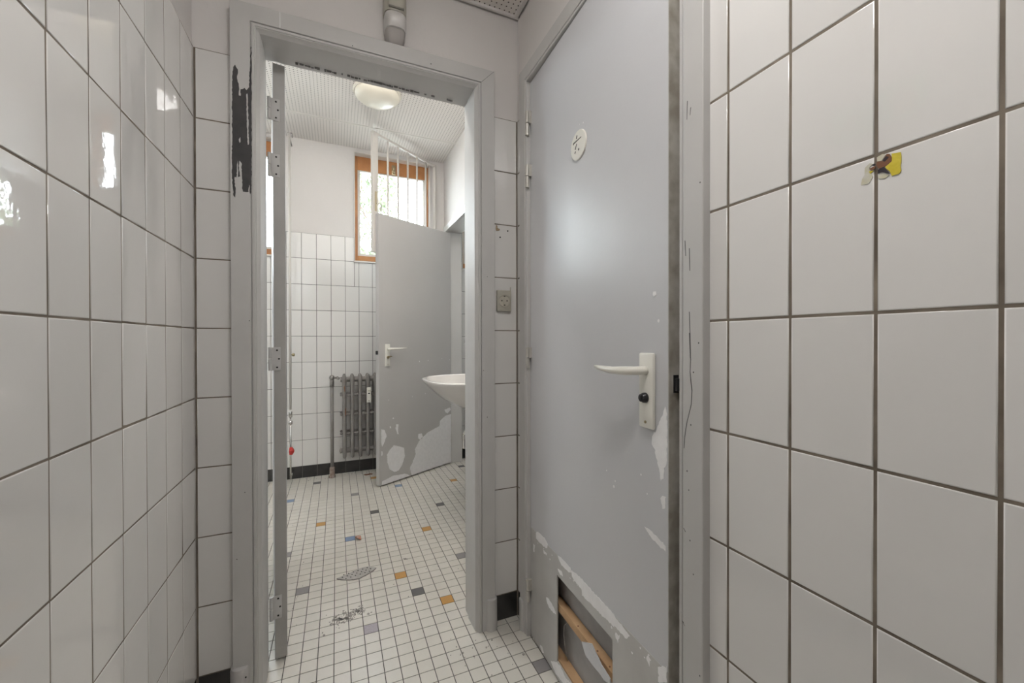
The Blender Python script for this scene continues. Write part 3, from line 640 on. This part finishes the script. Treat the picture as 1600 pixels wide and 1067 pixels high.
pp = empty('heating_pipe', (-.033, 3.420, 0)); tag(pp, 'grey heating pipe rising from the floor left of the radiator', 'pipe')
bm = nb(); tube(bm, [(0, 0, 0), (0, 0, .735)], .0125, 16); obj('riser', bm, RADM, pp, smooth=True)
bm = nb(); lathe(bm, [(.026, 0), (.024, .012), (.019, .018), (.019, .075), (.014, .082)], (0, 0, 0), 'Z', 20); obj('floor_collar', bm, mat('rusty_collar', (.33, .29, .26), .7, vary=(.20, .13, .10), noise_scale=45), pp, smooth=True, auto=40)
bm = nb(); lathe(bm, [(.016, .70), (.016, .745), (.013, .75)], (0, 0, 0), 'Z', 6); lathe(bm, [(.004, .745), (.016, .755), (.020, .768), (.016, .783), (.006, .790)], (0, 0, 0), 'Z', 18)
tube(bm, [(.012, 0, .768), (.032, -.006, .768)], .0085, 10); lathe(bm, [(.0145, .034), (.0145, .046)], (0, -.008, .766), 'X', 6); tube(bm, [(.044, -.012, .764), (.052, -.015, .761)], .010, 10)
obj('valve', bm, mat('tarnished_valve', (.40, .38, .36), .35, metal=.7, vary=(.24, .22, .21), noise_scale=30), pp)

# ------------------------------------------------------------------ white flush pipe at the left
wp = empty('flush_pipe', (-.305, 3.30, 0)); tag(wp, 'thin white vertical pipe beside the open door leaf', 'pipe')
bm = nb(); tube(bm, [(0, 0, .56), (0, 0, 2.545)], .0085, 12); obj('pipe', bm, WHITEP, wp, smooth=True)
bm = nb(); tube(bm, [(-.01, .0, 2.545), (.020, 0, 2.545), (.020, 0, 2.515)], .0035, 8); tube(bm, [(0, 0, 2.53), (0, .18, 2.53)], .004, 8); obj('bracket', bm, DEBRIS, wp)
bm = nb(); tube(bm, [(0, 0, .955), (.014, -.006, .955)], .004, 8); lathe(bm, [(.008, .012), (.011, .016), (.011, .026), (.005, .030)], (0, -.006, .955), 'X', 12); obj('valve_knob', bm, BRASS, wp)
bm = nb(); lathe(bm, [(.012, .505), (.012, .545), (.010, .548)], (0, 0, 0), 'Z', 8); tube(bm, [(0, 0, .06), (0, 0, .51)], .006, 10); lathe(bm, [(.013, .455), (.013, .480)], (0, 0, 0), 'Z', 8); obj('coupling', bm, CHROME, wp)
bm = nb(); lathe(bm, [(.006, 0), (.020, .004), (.024, .016), (.020, .028), (.008, .034)], (-.010, -.012, .265), 'X', 10)
for a in range(6): box(bm, -.006, .014, -.012+.019*math.cos(a)-.004, -.012+.019*math.cos(a)+.004, .265+.024*math.sin(a)-.006, .265+.024*math.sin(a)+.006, 0, .002)
obj('red_hand_wheel', bm, REDM, wp)['label'] = 'red hand wheel'
bm = nb(); tube(bm, [(0, 0, .07), (0, .18, .07)], .006, 10); obj('wall_elbow', bm, CHROME, wp)

# ------------------------------------------------------------------ washbasin, tap
sk = empty('washbasin', (BX1, 2.255, 0)); tag(sk, 'white ceramic washbasin on the right wall, half hidden by the doorway', 'washbasin')
def srim(D, Wd, z, x0=0.0, e=.62, n=48):
    r = []
    for k in range(n+1):
        t = math.pi*k/n; c = math.cos(t); s = math.sin(t)
        r.append((x0-D*(abs(s)**e), Wd/2*(1 if c >= 0 else -1)*(abs(c)**.72), z))
    return r
bm = nb()
rings = [srim(.10, .16, .652, -.01), srim(.17, .26, .660, -.004), srim(.255, .37, .694, -.002), srim(.325, .47, .735, -.002), srim(.375, .55, .780, -.001), srim(.408, .605, .815, 0), srim(.418, .622, .830, 0),
         srim(.416, .618, .8365, -.001), srim(.408, .605, .839, -.002), srim(.384, .575, .8375, -.008), srim(.374, .562, .831, -.016), srim(.352, .53, .800, -.030), srim(.305, .48, .755, -.045), srim(.24, .40, .73, -.065), srim(.14, .26, .708, -.09), srim(.05, .10, .702, -.12)]
# keep the inner bowl rings inside by shifting their depth to the same front
rings2 = []
for i, r in enumerate(rings): rings2.append(r)
loft(bm, rings2); bmesh.ops.recalc_face_normals(bm, faces=bm.faces)
obj('basin', bm, CERAM, sk, smooth=True, auto=60)
bm = nb(); tube(bm, [(-.17, 0, .655), (-.17, 0, .50), (-.17, 0, .47)], [.016, .016, .012], 14); lathe(bm, [(.014, 0), (.032, .006), (.033, .085), (.020, .10), (.017, .11)], (-.17, 0, .43), 'Z', 20)
tube(bm, [(-.17, 0, .52), (-.08, 0, .525), (-.002, 0, .525)], .014, 12); obj('trap', bm, CHROME, sk, smooth=True, auto=40)
tp = empty('tap', (BX1, 2.255, 0)); tag(tp, 'curved chrome spout above the washbasin', 'tap')
bm = nb()
tube(bm, [(0, 0, 1.065), (-.03, 0, 1.068), (-.06, 0, 1.095), (-.095, 0, 1.125), (-.13, 0, 1.128), (-.158, 0, 1.108), (-.172, 0, 1.080), (-.175, 0, 1.060)], [.010, .010, .0085, .0080, .0080, .0080, .0085, .0085], 14)
lathe(bm, [(.0115, 0), (.0115, .018), (.009, .020)], (-.175, 0, 1.044), 'Z', 14); obj('spout', bm, CHROME, tp, smooth=True, auto=50)
bm = nb(); lathe(bm, [(.026, 0), (.024, -.006), (.014, -.012)], (0, 0, 1.065), 'X', 20); lathe(bm, [(.008, 0), (.016, .006), (.017, .022), (.008, .028)], (-.03, 0, 1.08), 'Z', 8); obj('tap_body', bm, CHROME, tp, smooth=True, auto=40)

# ------------------------------------------------------------------ ceiling lamps, one seen and two added out of view
def lamp(name, x, y, z, m, label, r=.135):
    l = empty(name, (x, y, z)); tag(l, label, 'lamp')
    bm = nb(); lathe(bm, [(r+.008, 0), (r+.010, -.010), (r+.004, -.018)], (0, 0, 0), 'Z', 48); obj('lamp_base', bm, mat('cream_lamp_rim', (.66, .62, .54), .5), l, smooth=True, auto=40)
    bm = nb(); prof = [(r, -.016)]+[(r*math.cos(a), -.016-.052*math.sin(a)) for a in [k*math.pi/2/10 for k in range(1, 10)]]+[(.004, -.068)]
    lathe(bm, prof, (0, 0, 0), 'Z', 48); obj('lamp_dome', bm, m, l, smooth=True)
    return l
lamp('ceiling_lamp', .24, 2.66, CEIL_B, DOME, 'round opal dome lamp on the perforated washroom ceiling')
lamp('ceiling_lamp', .13, .28, CEIL_C, DOME2, 'added dome lamp above the viewer, unseen, brightening the corridor')  # added fill lamp out of view, lifts the corridor walls

bl_ = empty('added_batten_lamp', (.05, 1.86, CEIL_B)); tag(bl_, 'added batten lamp, unseen just inside the doorway, brightening the washroom', 'lamp')  # added fill light hidden by the lintel, brightens the washroom
bm = nb(); box(bm, -.55, .55, -.045, .045, -.03, 0, 0, .004); obj('lamp_housing', bm, WHITEP, bl_)
bm = nb(); loft(bm, [[(x, -.05*math.cos(a)*s, -.03-.035*math.sin(a)*s) for a in [k*math.pi/10 for k in range(11)]] for x, s in ((-.54, .8), (-.53, 1), (.53, 1), (.54, .8))]); bmesh.ops.recalc_face_normals(bm, faces=bm.faces)
obj('lamp_diffuser', bm, TUBE, bl_, smooth=True, auto=50)

# ------------------------------------------------------------------ detector, socket, badge, sign, sticker
dt = empty('motion_detector', (.1825, CY1-.004, 2.115)); tag(dt, 'old ivory motion detector on the wall above the doorway', 'detector')
def sring(w, d, z, e=.55, n=28, y0=0.0):
    r = []
    for k in range(n+1):
        t = math.pi*k/n; c = math.cos(t); s = math.sin(t)
        r.append((w/2*(1 if c >= 0 else -1)*abs(c)**.6, y0-d*abs(s)**e, z))
    return r
bm = nb(); loft(bm, [sring(.062, .030, .125), sring(.070, .050, .115), sring(.074, .056, .06), sring(.074, .056, .030), sring(.073, .052, .018)]); bmesh.ops.recalc_face_normals(bm, faces=bm.faces)
obj('housing', bm, IVORYD, dt, smooth=True, auto=50)
bm = nb(); loft(bm, [sring(.068, .044, .020), sring(.070, .060, .010), sring(.071, .065, -.008), sring(.070, .064, -.026), sring(.066, .056, -.036)]); bmesh.ops.recalc_face_normals(bm, faces=bm.faces)
obj('detector_lens', bm, LENS, dt, smooth=True, auto=50)
bm = nb(); loft(bm, [sring(.066, .050, -.034), sring(.062, .040, -.052), sring(.050, .028, -.070), sring(.026, .014, -.079)]); bmesh.ops.recalc_face_normals(bm, faces=bm.faces)
obj('lower_cap', bm, mat('dusty_detector_cap', (.44, .41, .39), .5), dt, smooth=True, auto=50)
bm = nb(); box(bm, -.024, .024, -.058, -.054, .022, .028, 0, .001); obj('shadow_strip', bm, mat('detector_shadow_line', (.20, .19, .165), .6), dt)  # dark strip, the shadow line above the lens put into its colour
bm = nb(); tube(bm, [(-.036, -.004, .09), (-.037, -.005, .175)], .0028, 8); obj('cable', bm, DARK, dt)

so = empty('power_socket', (.5785, CY1, 1.2075)); tag(so, 'yellowed square power socket between the doorway and the grey door', 'socket')
bm = nb(); box(bm, -.028, .030, -.012, .002, -.040, .040, 0, .004); obj('cover', bm, IVORYD, so, smooth=True, auto=40)
bm = nb(); lathe(bm, [(.0225, -.0118), (.0225, -.0140), (.0205, -.0140), (.0195, -.0122)], (.001, 0, 0), 'Y', 32); box(bm, -.0035, .0055, -.0145, -.0118, -.014, .014, 0, .002)
obj('insert', bm, mat('worn_socket_insert', (.50, .47, .40), .4), so, smooth=True, auto=40)
bm = nb()
for x in (-.0095, .0115): lathe(bm, [(.0026, -.0118), (.0026, -.0128)], (x, 0, 0), 'Y', 12)
for z in (.0165, -.0165): box(bm, -.002, .004, -.0138, -.0120, z-.0015, z+.0015)
obj('contacts', bm, DARK, so)
bm = nb(); box(bm, .024, .027, -.013, -.011, .034, .052); obj('chipped_corner', bm, IVORYD, so)

bd = empty('toilet_badge'); bd.location = HA+UD*.339+ND*.0002+Vector((0, 0, 1.603)); bd.rotation_euler = (0, 0, math.atan2(UD.y, UD.x))
tag(bd, 'round cream toilet pictogram badge on the grey door', 'sign')
bm = nb(); lathe(bm, [(.0405, 0), (.0405, -.0030), (.0395, -.0042), (.030, -.0044), (.004, -.0044)], (0, 0, 0), 'Y', 56); obj('disc', bm, IVORY, bd, smooth=True, auto=30)
def stroke(bm, p, q, w0, w1, y):
    dx, dz = q[0]-p[0], q[1]-p[1]; L = math.hypot(dx, dz); nx, nz = -dz/L, dx/L
    patch(bm, [(p[0]+nx*w0, p[1]+nz*w0), (q[0]+nx*w1, q[1]+nz*w1), (q[0]-nx*w1, q[1]-nz*w1), (p[0]-nx*w0, p[1]-nz*w0)], lambda a, b, h: (a, y-h, b), .0004)
bm = nb()
# crop px of the disc: centre (395,575), half-width 150 = 4 cm, half-height 325 = 4 cm
cv = lambda x, y: ((x-395)/155*.0385, -((y-575)+.877*(x-395))/312*.0385)
for p, q, a, b in (((378, 360), (362, 440), .0022, .0026), ((468, 395), (295, 555), .0012, .0022), ((296, 545), (300, 578), .0024, .0022), ((370, 550), (336, 690), .0016, .0028), ((345, 720), (328, 778), .0020, .0024), ((408, 655), (416, 690), .0028, .0028)):
    stroke(bm, cv(*p), cv(*q), a, b, -.0044)
obj('pictogram', bm, mat('worn_dark_print', (.07, .06, .05), .5), bd)

st = empty('torn_sticker', (CX1, CY1, 0)); tag(st, 'remains of a torn yellow and brown sticker on the white tiles', 'sticker')
def stf(lv): return lambda a, b, h: F2(a, .0006+lv*.0003+h, b)
for nm, keys, m, lv in (('paper_residue', ('pale', 'white', 'white2'), PALE, 0), ('yellow_scrap', ('yellow', 'yellow2'), YEL, 1), ('brown_scrap', ('brown', 'brown2'), BRN, 2), ('dark_scrap', ('dark', 'dark2', 'dark3'), DKP, 3)):
    bm = nb()
    for k in keys: patch(bm, STICK[k], stf(lv), .0003, rough=.0006)
    obj(nm, bm, m, st)

ex = empty('exit_sign', (CX0, .761, 1.806)); tag(ex, 'emergency exit sign high on the left wall', 'sign')
bm = nb(); box(bm, .001, .020, -.122, .122, -.058, .058, 0, .002); obj('sign_body', bm, GREEN, ex)
bm = nb()                                              # running man and doorway, lettering-free pictogram
EF = lambda a, b, h: (.020+h, a, b)
patch(bm, [(-.105, -.045), (-.050, -.045), (-.050, .045), (-.105, .045)], EF, .0006)
for p, q, w in (((.055, .034), (.066, .034), .008), ((.060, .020), (.070, -.010), .008), ((.060, .018), (.030, .004), .0035), ((.062, .018), (.090, .012), .0035), ((.070, -.010), (.045, -.020), .005), ((.045, -.020), (.042, -.045), .004), ((.070, -.010), (.090, -.026), .005), ((.090, -.026), (.108, -.022), .004), ((.030, -.036), (-.035, -.008), .003)):
    dx, dz = q[0]-p[0], q[1]-p[1]; L = math.hypot(dx, dz); nx, nz = -dz/L*w, dx/L*w
    patch(bm, [(p[0]+nx, p[1]+nz), (q[0]+nx, q[1]+nz), (q[0]-nx, q[1]-nz), (p[0]-nx, p[1]-nz)], EF, .0006)
obj('pictogram', bm, PALE, ex)

# ------------------------------------------------------------------ marks on the end wall: rust blot and drill holes
bl = empty('drilled_wall_plugs', (.55, CY1, 1.47)); tag(bl, 'rusty blot and small drill holes in the tiles above the socket', 'wall marks')
bm = nb(); WF = lambda a, b, h: (a-.55, -h, b-1.47)
patch(bm, [(.549, 1.476), (.552, 1.492), (.556, 1.487), (.558, 1.478), (.563, 1.480), (.566, 1.474), (.560, 1.470), (.551, 1.469)], WF, .0015, rough=.001); obj('rust_blot', bm, mat('rusty_blot', (.25, .15, .08), .9, vary=(.50, .42, .30), noise_scale=120), bl)
for x, z in ((.598, 1.474), (.567, 1.447)):
    bm = nb(); lathe(bm, [(.0028, .001), (.0028, -.0012)], (x-.55, 0, z-1.47), 'Y', 12); obj('drill_hole', bm, DARK, bl)

# ------------------------------------------------------------------ debris on the floor
fr = empty('board_fragment', (.081, 1.957, 0)); tag(fr, 'broken leaf-shaped grey piece of perforated board on the floor', 'debris')
bm = nb(); patch(bm, [(a-.081, b-1.957) for a, b in FRAG], lambda a, b, h: (a, b, .0005+h+.03*abs(a)**1.6), thick=.0045, rough=.0008)
obj('board_piece', bm, mat('grey_speckled_board', (.42, .40, .38), .9, vary=(.50, .48, .46), noise_scale=60), fr)
bm = nb()
for i in range(-3, 4):
    for j in (-1, 0, 1):
        a = i*.020+j*.006; b = j*.018+a*.18
        if abs(a) < .062 and abs(b-a*.18) < .034*(1-(a/.08)**2): lathe(bm, [(.0030, 0), (.0030, .0008)], (a, b, .0052+.03*abs(a)**1.6), 'Z', 8)
obj('board_holes', bm, DARK, fr)
rs = empty('red_scrap', (.104, 2.294, 0)); tag(rs, 'crumpled orange-red scrap beside the blue floor tile', 'debris')
bm = nb(); R = random.Random(3)
v = [bm.verts.new((R.uniform(-.018, .018), R.uniform(-.020, .020), R.uniform(.0005, .022))) for _ in range(13)]
bmesh.ops.convex_hull(bm, input=v); obj('paper_ball', bm, mat('orange_red_paper', (.62, .20, .10), .8, vary=(.55, .42, .36), noise_scale=60), rs)
lf = empty('brown_leaf', (.226, 3.370, 0)); tag(lf, 'dry brown leaf on the floor under the radiator', 'leaf')
bm = nb(); patch(bm, [(-.035, 0), (-.022, .018), (-.004, .012), (.012, .022), (.034, .006), (.030, -.012), (.010, -.010), (-.014, -.016)], lambda a, b, h: (a, b, .001+h+.5*abs(a)**1.5*.3), .001, rough=.0015); obj('leaf_blade', bm, RUST, lf)
# countless plaster crumbs, dirt and flakes
bm = nb(); R = random.Random(5)
def crumb(x, y, r, h=.0012):
    n = 6; patch(bm, [(x+r*R.uniform(.5, 1.3)*math.cos(a), y+r*R.uniform(.5, 1.3)*math.sin(a)) for a in [2*math.pi*q/n for q in range(n)]], lambda a, b, hh: (a, b, .0001+hh), h)
for _ in range(170):
    t = R.random(); x = -.02+.115*t+R.gauss(0, .006); y = 1.655+.035*t+R.gauss(0, .016); crumb(x, y, R.uniform(.0012, .0050), .0006)
for x, y, r in ((-.045, 1.60, .006), (-.050, 1.615, .004), (.11, 1.655, .006), (.12, 1.66, .004), (-.06, 1.66, .003)): crumb(x, y, r, .0006)
for _ in range(60): crumb(R.uniform(-.3, .8), R.uniform(1.5, 3.4), R.uniform(.0008, .0024))
for _ in range(34): crumb(R.uniform(.30, .60), R.uniform(1.05, 1.40), R.uniform(.0008, .0026))
for x, y, r in ((.575, 1.232, .005), (.500, 1.335, .003), (.42, 1.29, .003), (.39, 1.32, .0025), (.47, 1.31, .003), (.30, 2.0, .006), (.31, 1.995, .004)): crumb(x, y, r, .002)
for _ in range(40): crumb(R.uniform(-.3, .3), R.uniform(3.40, 3.485), R.uniform(.001, .0035), .002)
tag(obj('floor_crumbs', bm, DEBRIS), 'scattered plaster crumbs and dirt on the mosaic floor', 'crumbs', kind='stuff')

# ------------------------------------------------------------------ outdoors, seen through the windows
bm = nb(); box(bm, -8, 9, 3.75, 16, -.4, -.3); o = obj('ground', bm, GRAVEL); o['kind'] = 'structure'
def hedge(x, y, w, h, seed, label):
    R = random.Random(seed); root = empty('shrub', (x, y, -.3)); tag(root, label, 'shrub', 'shrubs outside the washroom windows')
    bm = nb()
    for k in range(5): tube(bm, [(R.uniform(-.1, .1)*w, 0, 0), (R.uniform(-.3, .3)*w, R.uniform(-.2, .2), h*.5), (R.uniform(-.5, .5)*w, R.uniform(-.3, .3), h*.95)], [.04, .025, .008], 6)
    obj('branches', bm, mat('bark', (.16, .12, .09), .9), root)
    bm = nb()
    for _ in range(3600):
        a = R.uniform(0, 2*math.pi); rr = math.sqrt(R.random()); z = R.uniform(.12, 1.0)
        px, py, pz = w*.5*rr*math.cos(a)*(1-.4*z*z), .45*rr*math.sin(a), h*z
        s = R.uniform(.04, .085); M = Matrix.Rotation(R.uniform(0, 6.28), 3, 'Z') @ Matrix.Rotation(R.uniform(-1.2, 1.2), 3, 'X')
        q = [Vector(v) for v in ((-s*.45, 0, 0), (0, -s, -.004), (s*.45, 0, 0), (0, s, -.004))]
        f = bm.faces.new([bm.verts.new(Vector((px, py, pz))+M @ v) for v in q]); f.material_index = R.randrange(3)
    obj('foliage', bm, LEAF, root)
hedge(-2.2, 6.6, 2.6, 4.6, 1, 'leafy green bush outside, seen faintly through the washroom window glass')
hedge(0.55, 7.0, 1.3, 4.6, 2, 'leafy green bush outside, seen faintly through the washroom window glass')
hedge(2.7, 6.4, 2.2, 4.4, 3, 'leafy green bush outside, seen faintly through the washroom window glass')
